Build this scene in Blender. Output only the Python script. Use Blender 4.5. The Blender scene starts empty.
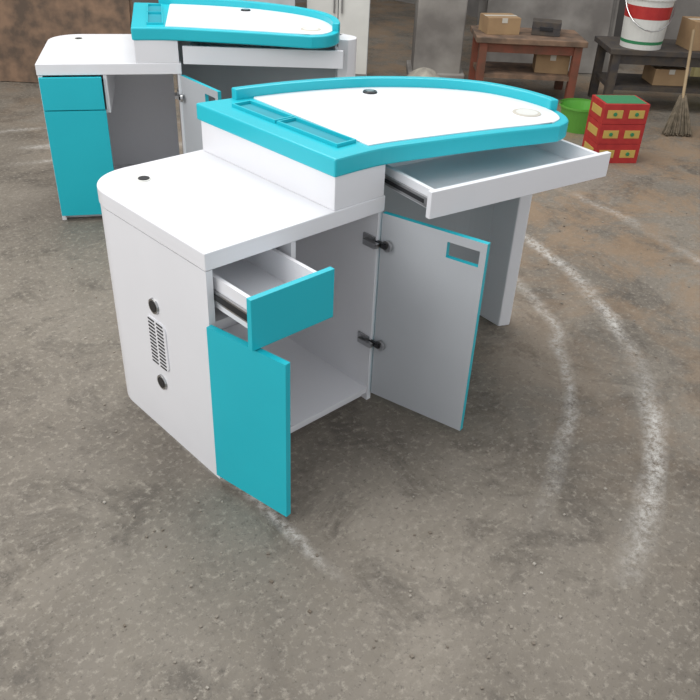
import bpy, bmesh, math, random
from mathutils import Vector, Matrix
random.seed(4)
scn=bpy.context.scene
try: scn.view_settings.view_transform='Standard'
except: pass

# ---------------- materials ----------------
def mat(name,col,rough=.5,metal=0,col2=None,scale=8,bump=0,coat=0):
    m=bpy.data.materials.new(name); m.use_nodes=True
    nt=m.node_tree; b=nt.nodes['Principled BSDF']
    b.inputs['Roughness'].default_value=rough; b.inputs['Metallic'].default_value=metal
    b.inputs['Base Color'].default_value=(*col,1)
    if coat: b.inputs['Coat Weight'].default_value=coat
    tc=nt.nodes.new('ShaderNodeTexCoord'); n=nt.nodes.new('ShaderNodeTexNoise')
    n.inputs['Scale'].default_value=scale; n.inputs['Detail'].default_value=6
    nt.links.new(tc.outputs['Object'],n.inputs['Vector'])
    c2=col2 or tuple(c*.93 for c in col)
    r=nt.nodes.new('ShaderNodeValToRGB'); r.color_ramp.elements[0].position=.35; r.color_ramp.elements[1].position=.65
    r.color_ramp.elements[0].color=(*c2,1); r.color_ramp.elements[1].color=(*col,1)
    nt.links.new(n.outputs['Fac'],r.inputs['Fac']); nt.links.new(r.outputs['Color'],b.inputs['Base Color'])
    if bump:
        bp=nt.nodes.new('ShaderNodeBump'); bp.inputs['Strength'].default_value=bump; bp.inputs['Distance'].default_value=.02
        nt.links.new(n.outputs['Fac'],bp.inputs['Height']); nt.links.new(bp.outputs['Normal'],b.inputs['Normal'])
    return m
WHITE=mat('white_laminate',(.80,.80,.82),.32,col2=(.77,.77,.79),scale=3)
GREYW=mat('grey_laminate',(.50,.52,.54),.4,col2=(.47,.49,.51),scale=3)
TURQ=mat('turquoise_laminate',(.012,.49,.58),.35,col2=(.011,.46,.55),scale=3)
BLACK=mat('black_plastic',(.015,.015,.017),.4)
STEEL=mat('steel',(.5,.5,.5),.3,1)
BEIGE=mat('beige_plastic',(.55,.52,.45),.5)
CONC=mat('concrete',(.34,.32,.29),.9,col2=(.18,.165,.15),scale=3,bump=.4)
WALLM=mat('wall_plaster',(.33,.31,.29),.9,col2=(.17,.16,.15),scale=1.5,bump=.2)
WOOD=mat('raw_plywood',(.42,.31,.18),.8,col2=(.25,.18,.10),scale=5)
CARD=mat('brown_cardboard',(.38,.25,.13),.8,col2=(.30,.19,.10),scale=6)
DWOOD=mat('dusty_wood',(.24,.15,.095),.85,col2=(.10,.07,.05),scale=9)
REDW=mat('red_brown_timber',(.24,.07,.04),.7,col2=(.13,.06,.035),scale=8)
RED=mat('red_carton',(.45,.03,.025),.5,col2=(.38,.02,.02),scale=20)
GOLD=mat('gold_print',(.55,.38,.09),.45)
GREEN=mat('green_plastic',(.13,.42,.06),.4)
GREEN2=mat('green_carton',(.03,.22,.09),.5)
IRON=mat('dark_iron',(.06,.055,.055),.6,.3,col2=(.10,.08,.06),scale=15)
BUCK=mat('white_bucket_plastic',(.68,.68,.64),.45)
STRAW=mat('straw',(.20,.16,.11),.9,col2=(.11,.09,.06),scale=30)
SACK=mat('woven_sack',(.40,.37,.30),.8,col2=(.22,.20,.17),scale=12,bump=.5)
BOARD=mat('dusty_panel',(.42,.44,.45),.7,col2=(.28,.29,.29),scale=4)
KHAKI=mat('khaki_board',(.50,.44,.20),.7,col2=(.38,.33,.16),scale=4)
CHIP=mat('plaster_crumbs',(.40,.37,.32),.9,col2=(.14,.11,.08),scale=3)

# floor
FL=bpy.data.materials.new('workshop_floor_concrete'); FL.use_nodes=True
nt=FL.node_tree; N=nt.nodes.new; L=nt.links.new; B=nt.nodes['Principled BSDF']
geo=N('ShaderNodeNewGeometry')
def noise(scale,detail=8,rough=.6,dist=0):
    n=N('ShaderNodeTexNoise'); n.inputs['Scale'].default_value=scale; n.inputs['Detail'].default_value=detail; n.inputs['Roughness'].default_value=rough
    n.inputs['Distortion'].default_value=dist
    L(geo.outputs['Position'],n.inputs['Vector']); return n.outputs['Fac']
def ramp(fac,p0,p1,c0,c1):
    r=N('ShaderNodeValToRGB'); e=r.color_ramp.elements; e[0].position=p0;e[1].position=p1;e[0].color=c0;e[1].color=c1; L(fac,r.inputs['Fac']); return r.outputs['Color']
def mix(f,a,b,mode='MIX'):
    m=N('ShaderNodeMix'); m.data_type='RGBA'; m.blend_type=mode
    if hasattr(f,'links'): L(f,m.inputs[0])
    else: m.inputs[0].default_value=f
    for s,v in ((6,a),(7,b)):
        if hasattr(v,'links'): L(v,m.inputs[s])
        else: m.inputs[s].default_value=v
    return m.outputs[2]
def mth(op,a,b=None,c=None,clamp=False):
    m=N('ShaderNodeMath'); m.operation=op; m.use_clamp=clamp
    for i,v in enumerate((a,b,c)):
        if v is None: continue
        if hasattr(v,'links'): L(v,m.inputs[i])
        else: m.inputs[i].default_value=v
    return m.outputs[0]
base=ramp(noise(1.1,6,.55,.6),.36,.64,(.125,.107,.085,1),(.245,.215,.175,1))
base=mix(ramp(noise(3.2,12,.72,.5),.50,.60,(0,0,0,1),(.85,.85,.85,1)),base,(.092,.078,.062,1))
base=mix(ramp(noise(11,12,.8),.46,.60,(0,0,0,1),(.7,.7,.7,1)),base,(.19,.165,.13,1))
base=mix(ramp(noise(45,8,.75),.52,.66,(0,0,0,1),(.75,.75,.75,1)),base,(.35,.315,.26,1))
base=mix(ramp(noise(60,8,.75),.36,.44,(.7,.7,.7,1),(0,0,0,1)),base,(.07,.06,.048,1))
sep=N('ShaderNodeSeparateXYZ'); L(geo.outputs['Position'],sep.inputs[0]); X,Y=sep.outputs[0],sep.outputs[1]
br=mth('MULTIPLY',ramp(noise(2.2,10,.75,.4),.45,.58,(0,0,0,1),(1,1,1,1)),mth('MULTIPLY_ADD',X,.5,-.30,True))
base=mix(mth('MULTIPLY',br,.7),base,(.29,.195,.115,1))
nb=noise(34,8,.85); nw=noise(3,3,.5); nd=noise(2.3,3,.5)
def ring(cx,cy,r,w,strength):
    dx=mth('SUBTRACT',X,cx);dy=mth('SUBTRACT',Y,cy)
    d=mth('SQRT',mth('ADD',mth('MULTIPLY',dx,dx),mth('MULTIPLY',dy,dy)))
    d=mth('ABSOLUTE',mth('SUBTRACT',mth('ADD',d,mth('MULTIPLY_ADD',nw,.12,-.06)),r))
    m=mth('SUBTRACT',1,mth('DIVIDE',d,w),None,True)
    m=mth('MULTIPLY',m,mth('MULTIPLY_ADD',nb,6,-2.5,True))
    m=mth('MULTIPLY',m,mth('MULTIPLY_ADD',nd,4,-1.2,True))
    m=mth('MULTIPLY',m,mth('MULTIPLY_ADD',X,3,-1.6,True))
    return mth('MULTIPLY',m,strength)
m=mth('MAXIMUM',ring(.09,1.13,2.21,.05,1.0),ring(.09,1.13,1.93,.04,.65))
m=mth('MAXIMUM',m,ring(.3,1.0,2.65,.05,.5))
dl=mth('ABSOLUTE',mth('SUBTRACT',X,mth('MULTIPLY_ADD',nw,.06,-.01)))
ml=mth('MULTIPLY',mth('SUBTRACT',1,mth('DIVIDE',dl,.026),None,True),mth('MULTIPLY_ADD',nb,6,-2.5,True))
ml=mth('MULTIPLY',ml,mth('LESS_THAN',Y,.3)); ml=mth('MULTIPLY',ml,mth('MULTIPLY_ADD',Y,4,2.2,True))
m=mth('MAXIMUM',m,mth('MULTIPLY',ml,.9))
base=mix(m,base,(.62,.60,.56,1))
L(base,B.inputs['Base Color']); 
L(mth('MULTIPLY_ADD',noise(4),.35,.42),B.inputs['Roughness'])
bp=N('ShaderNodeBump'); bp.inputs['Strength'].default_value=.4; bp.inputs['Distance'].default_value=.01
L(noise(18,12,.75),bp.inputs['Height']); L(bp.outputs['Normal'],B.inputs['Normal'])

# ---------------- helpers ----------------
def new(name,bm,mats,parent=None,bevel=0,smooth=False):
    bmesh.ops.recalc_face_normals(bm,faces=bm.faces[:])
    me=bpy.data.meshes.new(name); bm.to_mesh(me); bm.free()
    for m_ in (mats if isinstance(mats,(list,tuple)) else [mats]): me.materials.append(m_)
    o=bpy.data.objects.new(name,me); scn.collection.objects.link(o)
    if parent: o.parent=parent
    if bevel:
        md=o.modifiers.new('b','BEVEL'); md.width=bevel; md.segments=2; md.limit_method='ANGLE'; md.angle_limit=math.radians(50)
    if smooth:
        for p in me.polygons: p.use_smooth=True
    return o
def empty(name,loc=(0,0,0),rz=0):
    e=bpy.data.objects.new(name,None); scn.collection.objects.link(e); e.location=loc; e.rotation_euler=(0,0,rz); e.empty_display_size=.1; return e
def dedupe(pts):
    out=[]
    for p in pts:
        if not out or (Vector(p)-Vector(out[-1])).length>1e-4: out.append(tuple(p))
    return out
def add_prism(bm,pts,z0,z1,mi=0):
    pts=dedupe(pts)
    lo=[bm.verts.new((x,y,z0)) for x,y in pts]; hi=[bm.verts.new((x,y,z1)) for x,y in pts]
    n=len(pts); fs=[bm.faces.new(lo[::-1]),bm.faces.new(hi)]
    for i in range(n): fs.append(bm.faces.new((lo[i],lo[(i+1)%n],hi[(i+1)%n],hi[i])))
    for f in fs: f.material_index=mi
def add_box(bm,c,s,M=None,mi=0):
    vs=[]
    for dz in (-.5,.5):
        for dx,dy in ((-.5,-.5),(.5,-.5),(.5,.5),(-.5,.5)):
            v=Vector((dx*s[0],dy*s[1],dz*s[2]))
            if M: v=M@v
            vs.append(bm.verts.new(v+Vector(c)))
    for q in ((3,2,1,0),(4,5,6,7),(0,1,5,4),(1,2,6,5),(2,3,7,6),(3,0,4,7)):
        bm.faces.new([vs[i] for i in q]).material_index=mi
def add_cyl(bm,p0,p1,r0,r1=None,seg=20,mi=0,cap=True):
    r1=r0 if r1 is None else r1
    p0,p1=Vector(p0),Vector(p1); d=(p1-p0).normalized()
    a=d.orthogonal().normalized(); b=d.cross(a)
    A=[bm.verts.new(p0+(a*math.cos(t)+b*math.sin(t))*r0) for t in [2*math.pi*i/seg for i in range(seg)]]
    C=[bm.verts.new(p1+(a*math.cos(t)+b*math.sin(t))*r1) for t in [2*math.pi*i/seg for i in range(seg)]]
    for i in range(seg): bm.faces.new((A[i],A[(i+1)%seg],C[(i+1)%seg],C[i])).material_index=mi
    if cap: bm.faces.new(A[::-1]).material_index=mi; bm.faces.new(C).material_index=mi
def prism(name,pts,z0,z1,m,parent=None,bevel=0):
    bm=bmesh.new(); add_prism(bm,pts,z0,z1); return new(name,bm,m,parent,bevel)
def box(name,lo,hi,m,parent=None,bevel=0):
    bm=bmesh.new(); c=[(a+b)/2 for a,b in zip(lo,hi)]; s=[b-a for a,b in zip(lo,hi)]
    add_box(bm,c,s); return new(name,bm,m,parent,bevel)
def offset(path,d):
    out=[]
    for i,p in enumerate(path):
        a=Vector(path[max(i-1,0)]);b=Vector(path[min(i+1,len(path)-1)])
        t=(b-a).normalized(); out.append((p[0]-t.y*d,p[1]+t.x*d))
    return out
def wall_path(name,path,th,z0,z1,m,parent=None,bevel=0):
    path=dedupe(path); off=offset(path,th)
    bm=bmesh.new(); R=[]
    for p,q in zip(path,off):
        R.append([bm.verts.new((p[0],p[1],z0)),bm.verts.new((p[0],p[1],z1)),bm.verts.new((q[0],q[1],z1)),bm.verts.new((q[0],q[1],z0))])
    for a,b in zip(R,R[1:]):
        for k in range(4): bm.faces.new((a[k],a[(k+1)%4],b[(k+1)%4],b[k]))
    bm.faces.new(R[0]); bm.faces.new(R[-1][::-1])
    return new(name,bm,m,parent,bevel)
def catmull(P,n=6):
    out=[]
    for i in range(len(P)-1):
        p0=P[max(i-1,0)];p1=P[i];p2=P[i+1];p3=P[min(i+2,len(P)-1)]
        for k in range(n):
            t=k/n
            out.append(tuple(.5*((2*p1[j])+(-p0[j]+p2[j])*t+(2*p0[j]-5*p1[j]+4*p2[j]-p3[j])*t*t+(-p0[j]+3*p1[j]-3*p2[j]+p3[j])*t**3) for j in (0,1)))
    out.append(tuple(P[-1])); return out
def arc(cx,cy,r,a0,a1,n=14):
    return [(cx+r*math.cos(math.radians(a0+(a1-a0)*i/n)),cy+r*math.sin(math.radians(a0+(a1-a0)*i/n))) for i in range(n+1)]
def panel(name,org,d,w,z0,z1,th,parent,m_in,m_out,hole=None,side=1):
    d=Vector(d).normalized(); nrm=Vector((-d.y,d.x))*side
    S=[0,w];Z=[z0,z1]
    if hole: S=[0,hole[0],hole[1],w]; Z=[z0,hole[2],hole[3],z1]
    bm=bmesh.new(); g={}
    for i,s in enumerate(S):
        for j,z in enumerate(Z):
            for k in (0,1):
                p=Vector(org)+d*s+nrm*(th*k); g[i,j,k]=bm.verts.new((p.x,p.y,z))
    ni,nj=len(S)-1,len(Z)-1
    solid={(i,j) for i in range(ni) for j in range(nj)}
    if hole: solid.discard((1,1))
    for (i,j) in solid:
        bm.faces.new([g[i,j,0],g[i+1,j,0],g[i+1,j+1,0],g[i,j+1,0]]).material_index=0
        bm.faces.new([g[i,j,1],g[i,j+1,1],g[i+1,j+1,1],g[i+1,j,1]]).material_index=1
        for (di,dj,a,b) in ((-1,0,(i,j),(i,j+1)),(1,0,(i+1,j),(i+1,j+1)),(0,-1,(i,j),(i+1,j)),(0,1,(i,j+1),(i+1,j+1))):
            if (i+di,j+dj) not in solid:
                bm.faces.new([g[a[0],a[1],0],g[b[0],b[1],0],g[b[0],b[1],1],g[a[0],a[1],1]]).material_index=1
    return new(name,bm,[m_in,m_out],parent)

# ---------------- the desk ----------------
def build_desk(name,loc,rz,opened):
    E=empty(name,loc,rz)
    cr=.15; yc=.66-cr
    skin=[(0.0,0.0),(0.0,yc)]+arc(cr,yc,cr,180,90)+[(.35,.66),(.60,.66)]
    wall_path('side_and_back_skin',skin,-.02,0,.699,WHITE,E)
    top=[(-.003,-.004),(-.003,yc)]+arc(cr,yc,cr+.003,180,90)+[(.64,.663),(.64,-.004)]
    prism('counter_top',top,.702,.752,WHITE,E,.003)
    box('cabinet_side_panel',(.62,.002,0),(.638,.635,.70),WHITE,E)
    prism('cabinet_bottom',[(.02,.006),(.62,.006),(.62,.635),(.16,.635),(.06,.58),(.02,.50)],.03,.05,WHITE,E)
    box('plinth',(.02,.03,0),(.62,.045,.03),WHITE,E)
    box('drawer_divider',(.283,.004,.54),(.299,.61,.702),WHITE,E)
    box('drawer_support',(.02,.004,.528),(.299,.49,.542),WHITE,E)
    bm=bmesh.new()
    pts=[]
    for cy,cz,a0 in ((.315,.405,0),(.255,.405,90),(.255,.285,180),(.315,.285,270)):
        for i in range(6):
            a=math.radians(a0+i*18); pts.append((cy+.022*math.cos(a),cz+.022*math.sin(a)))
    A=[bm.verts.new((-.004,y,z)) for y,z in pts];C=[bm.verts.new((.001,y,z)) for y,z in pts]
    n=len(pts); bm.faces.new(A);bm.faces.new(C)
    for i in range(n): bm.faces.new((A[i],A[(i+1)%n],C[(i+1)%n],C[i]))
    for i in range(13):
        z=.27+i*.0125
        for yy in (.262,.308): add_box(bm,(-.0045,yy,z),(.002,.034,.005),None,1)
    for z in (.475,.205):
        add_cyl(bm,(.001,.285,z),(-.006,.285,z),.026,.024,24,2)
        add_cyl(bm,(-.005,.285,z),(-.0075,.285,z),.018,.018,24,1)
    new('ventilation_grille',bm,[WHITE,BLACK,STEEL],E)
    bm=bmesh.new(); add_cyl(bm,(.14,.538,.752),(.14,.538,.755),.028,.026,28,1); add_cyl(bm,(.145,.535,.755),(.145,.535,.757),.017,.017,24,0)
    new('counter_cable_grommet',bm,[BLACK,BUCK],E)
    front=catmull([(.43,-.006),(.60,-.012),(.79,-.060),(1.0,-.122),(1.14,-.17),(1.22,-.195)],5)
    bk=[(1.29,-.18),(1.345,-.125),(1.38,-.04),(1.385,.08),(1.355,.21),(1.28,.325),(1.18,.42),(1.05,.51),(.90,.575),(.75,.62)]
    end=catmull([(1.22,-.195)]+bk+[(.60,.648),(.43,.670)],5)
    prism('worktop_turquoise_trim',front+end[1:],.852,.906,TURQ,E,.006)
    f2=offset(front,.030); f2=[p for p in f2 if p[0]>.60]
    f2=[(.582,f2[0][1]+.004)]+f2
    e2=offset(end,.030); e2=[p for p in e2 if p[0]>.625]
    prism('worktop_white_surface',f2+e2+[(.612,.60)],.895,.909,WHITE,E)
    lip=catmull([(1.365,-.085)]+bk[2:]+[(.62,.645),(.56,.653)],6)
    wall_path('raised_back_lip',lip,.032,.90,.940,TURQ,E,.006)
    bm=bmesh.new()
    for y0,y1 in ((.07,.33),(.35,.56)):
        xa,xb=.505,.568
        for a,b in (((xa-.006,y0-.006),(xb+.006,y0)),((xa-.006,y1),(xb+.006,y1+.006)),((xa-.006,y0),(xa,y1)),((xb,y0),(xb+.006,y1))):
            add_prism(bm,[(a[0],a[1]),(b[0],a[1]),(b[0],b[1]),(a[0],b[1])],.904,.916)
        add_prism(bm,[(xa,y0),(xb,y0),(xb,y1),(xa,y1)],.9045,.9065,1)
    TD=bpy.data.materials.get('tray_floor_dark_turquoise') or mat('tray_floor_dark_turquoise',(.008,.30,.38),.5)  # tray floor in a darker turquoise than the trim
    new('pen_tray',bm,[TURQ,TD],E)
    prism('riser_box',[(.437,.0),(.60,-.003),(.632,-.004),(.635,.60),(.60,.637),(.437,.655)],.752,.852,WHITE,E,.002)
    bm=bmesh.new(); add_cyl(bm,(.986,.43,.908),(.986,.43,.914),.026,.024,24,0); add_cyl(bm,(.986,.43,.914),(.986,.43,.916),.014,.014,20,1)
    new('worktop_cable_grommet',bm,[BLACK,STEEL],E)
    bm=bmesh.new(); add_cyl(bm,(1.24,-.05,.908),(1.24,-.05,.911),.048,.046,32,0); add_cyl(bm,(1.24,-.05,.911),(1.24,-.05,.9118),.036,.036,32,1)
    new('round_port_cover',bm,[BEIGE,BUCK],E)
    mod=catmull([(1.43,.12),(1.36,.215),(1.26,.30),(1.16,.375),(1.03,.455),(.88,.52),(.74,.56),(.63,.60)],6)
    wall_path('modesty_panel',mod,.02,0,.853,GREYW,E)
    leg=[(1.385,.015),(1.43,-.005)]+arc(1.42,.065,.066,-60,60,8)+[(1.44,.145),(1.40,.15)]
    prism('right_leg',leg,0,.853,WHITE,E,.004)
    d=Vector((.987,-.163,0)).normalized(); nn=Vector((-d.y,d.x,0)); out=.0 if opened else .20
    o=Vector((.618,-.199,0))+nn*out
    D=empty('wide_drawer',o,math.atan2(d.y,d.x)); D.parent=E
    Lw=.742; dep=.36
    bm=bmesh.new()
    add_box(bm,(Lw/2,.009,.787),(Lw,.018,.08))
    for x in (.03,Lw-.03): add_box(bm,(x,dep/2+.018,.79),(.014,dep,.06))
    add_box(bm,(Lw/2,dep,.79),(Lw-.06,.014,.06)); add_box(bm,(Lw/2,dep/2+.01,.762),(Lw-.06,dep-.01,.008))
    new('drawer_box',bm,WHITE,D,.0015)
    bm=bmesh.new()
    for x in (.018,Lw-.018):
        add_box(bm,(x,dep/2+.03,.782),(.008,dep,.028),None,1); add_box(bm,(x,dep/2+.03,.782),(.011,dep*.9,.012),None,0)
    new('drawer_slides',bm,[BLACK,STEEL],D)
    y=-.183 if opened else -.02
    bm=bmesh.new(); add_box(bm,(.14,y+.009,.622),(.272,.018,.146)); new('small_drawer_front',bm,TURQ,E,.0015)
    bm=bmesh.new(); y1=y+.018
    for x in (.038,.256): add_box(bm,(x,y1+.2,.625),(.012,.4,.09))
    add_box(bm,(.147,y1+.2,.586),(.22,.4,.008)); add_box(bm,(.147,y1+.394,.625),(.206,.012,.09)); add_box(bm,(.147,y1+.006,.625),(.206,.012,.09))
    new('small_drawer_box',bm,WHITE,E)
    bm=bmesh.new()
    for x in (.027,.267):
        add_box(bm,(x,y1+.2,.62),(.008,.4,.03),None,1); add_box(bm,(x-.002,y1+.15,.62),(.007,.3,.018),None,0)
    new('small_drawer_slides',bm,[BLACK,STEEL],E)
    if opened:
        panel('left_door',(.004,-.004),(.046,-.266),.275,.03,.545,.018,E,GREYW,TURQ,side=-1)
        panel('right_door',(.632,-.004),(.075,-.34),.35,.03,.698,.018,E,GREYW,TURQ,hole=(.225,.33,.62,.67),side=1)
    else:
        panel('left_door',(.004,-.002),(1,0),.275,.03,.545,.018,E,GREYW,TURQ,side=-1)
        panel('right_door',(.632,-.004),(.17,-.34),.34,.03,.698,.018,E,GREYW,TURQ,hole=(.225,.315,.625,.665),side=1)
    bm=bmesh.new()
    for z in (.24,.60):
        add_box(bm,(.615,.03,z),(.006,.05,.04),None,0); add_box(bm,(.606,.012,z),(.014,.06,.014),None,0)
        add_cyl(bm,(.634,-.035,z),(.624,-.035,z),.018,.018,20,0); add_box(bm,(.622,-.012,z),(.010,.05,.016),None,1)
    new('hinges',bm,[STEEL,BLACK],E)
    return E
build_desk('reception_desk',(0,0,0),0,True)
build_desk('reception_desk',(.50,2.07,0),math.radians(-31),False)

# ---------------- room ----------------
box('floor',(-4,-4,-.1),(7.6,7.1,0),FL)
box('wall_back',(-4,6.5,0),(7.6,6.7,3.5),WALLM)
box('wall_right',(7.0,-4,0),(7.2,6.5,3.5),WALLM)

RT=math.radians(-44.5)
def place(F,R,z=0):
    return (-.952+F*.7013+R*.7129,-1.502+F*.7129-R*.7013,z)
e=empty('concrete_pillar',place(7.0,.62),RT)
box('shaft',(-.2,-.2,0),(.2,.2,3.4),CONC,e,.01); box('footing',(-.24,-.24,0),(.24,.24,.06),CONC,e,.01)
def bench(name,F,R,Lx,Ly,H,topm,legm,rz=RT,shelf=True):
    e=empty(name,place(F,R),rz)
    box('top',(-Lx/2,-Ly/2,H-.04),(Lx/2,Ly/2,H),topm,e,.004)
    for i,(sx,sy) in enumerate(((-1,-1),(1,-1),(1,1),(-1,1))):
        x=sx*(Lx/2-.06);yy=sy*(Ly/2-.05); box('leg_%d'%(i+1),(x-.03,yy-.03,0),(x+.03,yy+.03,H-.04),legm,e)
    if shelf: box('lower_shelf',(-Lx/2+.05,-Ly/2+.03,.16),(Lx/2-.05,Ly/2-.03,.19),topm,e)
    for s in (-1,1): box('rail_%d'%(1 if s<0 else 2),(-Lx/2+.03,s*(Ly/2-.05)-.012,H-.11),(Lx/2-.03,s*(Ly/2-.05)+.012,H-.04),legm,e)
    return e
bench('wooden_workbench',6.5,1.28,.85,.5,.46,DWOOD,REDW)
bench('iron_shelf_bench',6.3,2.60,1.55,.5,.46,IRON,IRON)
def bucket(name,loc,r,h):
    bm=bmesh.new(); x,y,z=loc
    add_cyl(bm,(x,y,z),(x,y,z+h),r*.88,r,32,0); add_cyl(bm,(x,y,z+h-.02),(x,y,z+h+.01),r*1.05,r*1.05,32,0)
    add_cyl(bm,(x,y,z+h*.58),(x,y,z+h*.82),r*.955,r*.982,32,1); add_cyl(bm,(x,y,z+h*.10),(x,y,z+h*.16),r*.897,r*.903,32,2)
    # wire handle hanging at the front
    side=Vector((.7129,-.7013,0)); fr=Vector((-.7013,-.7129,0)); c=Vector((x,y,z+h*.88)); pr=None
    for i in range(13):
        t=math.pi*i/12; q=c+side*math.cos(t)*r*1.06+fr*math.sin(t)*r*1.08-Vector((0,0,math.sin(t)*h*.5))
        if pr is not None: add_cyl(bm,pr,q,.004,.004,6,3)
        pr=q
    return new(name,bm,[BUCK,RED,GREEN2,STEEL])
bucket('paint_bucket',place(6.2,2.08,.46),.17,.36)
def carton(name,F,R,z,s,rz,m_=CARD):
    bm=bmesh.new(); add_box(bm,(0,0,s[2]/2),s); add_box(bm,(0,0,s[2]+.0008),(s[0],.045,.0016),None,1); add_box(bm,(0,-s[1]/2-.0008,s[2]*.85),(.045,.0016,s[2]*.3),None,1)
    o=new(name,bm,[m_,BEIGE],None,.002); o.location=place(F,R,z); o.rotation_euler=(0,0,RT+rz); return o
carton('cardboard_box',6.25,2.56,.461,(.30,.24,.20),.1)
carton('cardboard_box',6.3,3.0,.461,(.32,.26,.28),-.15,RED)
carton('cardboard_box',6.28,2.35,.191,(.26,.24,.12),.05)
carton('cardboard_box',6.28,2.85,.191,(.30,.24,.16),-.1,IRON)
carton('cardboard_box',6.5,1.05,.461,(.26,.22,.12),.2)
carton('cardboard_box',6.5,1.5,.191,(.26,.24,.14),-.1)
carton('cardboard_box',5.6,3.12,0,(.36,.26,.24),.35,KHAKI)
bm=bmesh.new(); add_box(bm,(0,0,.05),(.22,.16,.10)); add_box(bm,(0,-.082,.05),(.10,.012,.03),None,1); add_box(bm,(0,0,.052),(.222,.162,.006),None,1)
o=new('tool_case',bm,[IRON,BLACK],None,.004); o.location=place(6.5,1.42,.461); o.rotation_euler=(0,0,RT-.2)
e=empty('white_storage_cabinet',place(6.75,-.22),RT)
bm=bmesh.new(); add_box(bm,(0,0,.52),(.5,.4,.96)); new('carcass',bm,BOARD,e,.003)
box('door_1',(-.245,-.218,.08),(-.004,-.201,.97),BUCK,e,.002); box('door_2',(.004,-.218,.08),(.245,-.201,.97),BUCK,e,.002)
bm=bmesh.new()
for x in (-.03,.03): add_box(bm,(x,-.232,.60),(.012,.02,.12))
new('handles',bm,STEEL,e); box('base',(-.24,-.18,0),(.24,.19,.04),IRON,e)
e=empty('red_drawer_rack',place(4.95,1.62),RT+math.radians(8))
for i in range(3):
    bm=bmesh.new(); z=i*.125
    add_box(bm,(0,0,z+.0615),(.29,.22,.123),None,0)
    for x in (-.07,.07): add_box(bm,(x,-.1105,z+.0615),(.10,.003,.05),None,1); add_cyl(bm,(x,-.111,z+.0615),(x,-.118,z+.0615),.012,.012,12,2)
    add_box(bm,(-.1455,0,z+.0615),(.003,.15,.05),None,1)
    if i==2: add_box(bm,(0,0,z+.124),(.26,.19,.003),None,2)
    new('drawer_tier_%d'%(i+1),bm,[RED,GOLD,GREEN2],e,.002)
p=place(5.55,1.55)
bm=bmesh.new(); add_cyl(bm,(p[0],p[1],0),(p[0],p[1],.17),.11,.145,32,0,False); add_cyl(bm,(p[0],p[1],.165),(p[0],p[1],.18),.155,.155,32,0,False)
add_cyl(bm,(p[0],p[1],0),(p[0],p[1],.01),.11,.11,32,0); add_cyl(bm,(p[0],p[1],.17),(p[0],p[1],0.012),.135,.105,32,0,False)
new('green_basin',bm,GREEN)
p=place(5.5,2.25); q=place(6.02,2.38,.62); bm=bmesh.new()
P=Vector(p); T=Vector(q); side=Vector((.7129,-.7013,0)); fwv=Vector((.7013,.7129,0))
add_cyl(bm,P+(T-P)*.35,T,.011,.011,10,1)
for i in range(130):
    a=random.uniform(-1,1); b=random.uniform(-.5,.5)
    add_cyl(bm,P+(T-P)*.38+side*(a*.02)+fwv*b*.02,P+side*(a*.10)+fwv*b*.05+Vector((0,0,.006+random.random()*.02)),.0035,.003,5,0)
new('straw_broom',bm,[STRAW,WOOD])
def boards(name,F,R,n,w,h,m_,lean=.16,rz=RT):
    e=empty(name,place(F,R),rz)
    for i in range(n):
        bm=bmesh.new(); M=Matrix.Rotation(-lean,3,'X')
        ww=w*random.uniform(.85,1.05); hh=h*random.uniform(.85,1.05)
        c=M@Vector((0,0,hh/2)); add_box(bm,(c.x+random.uniform(-.05,.05),c.y+i*.04,c.z+.004),(ww,.018,hh),M)
        new('board_%d'%(i+1),bm,m_,e)
    return e
boards('leaning_plywood_boards',6.9,3.2,3,.7,1.2,KHAKI)
boards('leaning_grey_panels',6.3,-1.0,4,.85,1.3,BOARD)
boards('leaning_dusty_boards',6.1,-2.4,3,1.3,1.2,DWOOD)
boards('leaning_concrete_slabs',7.3,1.6,3,1.2,1.5,CONC)
def sack(name,F,R,s,m_):
    bm=bmesh.new(); bmesh.ops.create_icosphere(bm,subdivisions=4,radius=1)
    for v in bm.verts:
        x,y,z=v.co; k=1+.08*math.sin(5*x+3*z)+.05*math.sin(9*y+4*x)
        z2=max(z,-.6)
        if z>.5: k*=1-.55*(z-.5)
        v.co=Vector((x*k*s[0],y*k*s[1],(z2+.6)/1.6*s[2]))
    o=new(name,bm,m_,None,0,True); o.location=place(F,R); o.rotation_euler=(0,0,random.uniform(0,3)); return o
sack('woven_sack',5.45,2.62,(.18,.15,.28),SACK)
sack('woven_sack',6.25,.48,(.17,.14,.22),SACK)
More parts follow.
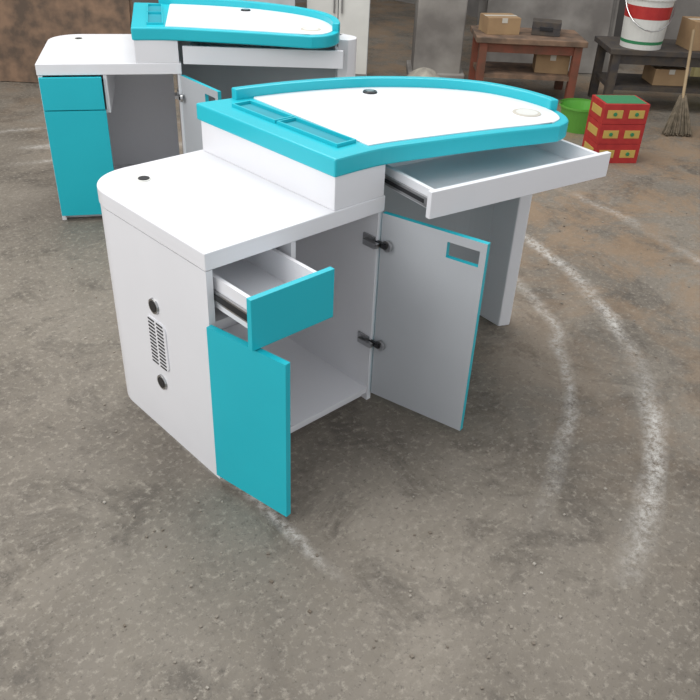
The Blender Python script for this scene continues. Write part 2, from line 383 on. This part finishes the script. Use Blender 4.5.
# timber offcuts in front of the pillar and workbench
bm=bmesh.new()
for i in range(9):
    F=5.75+random.uniform(-.12,.12); R=random.uniform(.55,1.05); x,y,_=place(F,R)
    add_box(bm,(x,y,.008+.016*(i%3)),(random.uniform(.15,.32),random.uniform(.03,.07),.016),Matrix.Rotation(random.uniform(-1.4,-.2),3,'Z'))
new('timber_offcuts',bm,WOOD)
bm=bmesh.new()
for i in range(420):
    F=random.uniform(1.0,4.6); R=random.uniform(-.45,.45)*F*1.1; x,y,_=place(F,R)
    if -.05<x<1.6 and -.4<y<.75: continue
    if x>.3 and y>1.0 and x<2.3: continue
    s=random.uniform(.003,.008)
    add_box(bm,(x,y,s*.3),(s,s*random.uniform(.5,1.4),s*.6),Matrix.Rotation(random.uniform(0,3),3,'Z'))
new('floor_debris',bm,CHIP)

# ---------------- lights ----------------
w=bpy.data.worlds.new('world'); scn.world=w; w.use_nodes=True
bg=w.node_tree.nodes['Background']; bg.inputs[0].default_value=(.94,.96,1,1); bg.inputs[1].default_value=.84
def area(name,loc,target,size,e,col):
    l=bpy.data.lights.new(name,'AREA'); l.shape='RECTANGLE'; l.size=size[0]; l.size_y=size[1]; l.energy=e; l.color=col
    o=bpy.data.objects.new(name,l); scn.collection.objects.link(o); o.location=loc
    o.rotation_euler=(Vector(target)-Vector(loc)).to_track_quat('-Z','Y').to_euler()
area('overhead_area_lamp',(1.5,2.0,4.6),(1.2,1,0),(4,3),175,(1,.98,.95))  # unseen area lamp overhead, added for soft daylight and soft shadows
area('left_area_lamp',(-3.2,1.0,2.6),(.5,.5,.4),(2.5,2),75,(1,.98,.96))  # unseen area lamp out of view on the left; no opening is built

# ---------------- camera ----------------
f,p_,roll,a=771.4,.5732,.0476,.7936
Fh=Vector((math.cos(a),math.sin(a),0)); Rt=Vector((math.sin(a),-math.cos(a),0))
fw=Fh*math.cos(p_)+Vector((0,0,-math.sin(p_))); up=Rt.cross(fw)
r2=Rt*math.cos(roll)+up*math.sin(roll); u2=-Rt*math.sin(roll)+up*math.cos(roll)
M=Matrix((( r2.x,u2.x,-fw.x),(r2.y,u2.y,-fw.y),(r2.z,u2.z,-fw.z))).to_4x4()
M.translation=Vector((-.952,-1.502,1.608))
cd=bpy.data.cameras.new('camera'); cam=bpy.data.objects.new('camera',cd); scn.collection.objects.link(cam)
cam.matrix_world=M; cd.sensor_width=36; cd.lens=36*f/700; scn.camera=cam
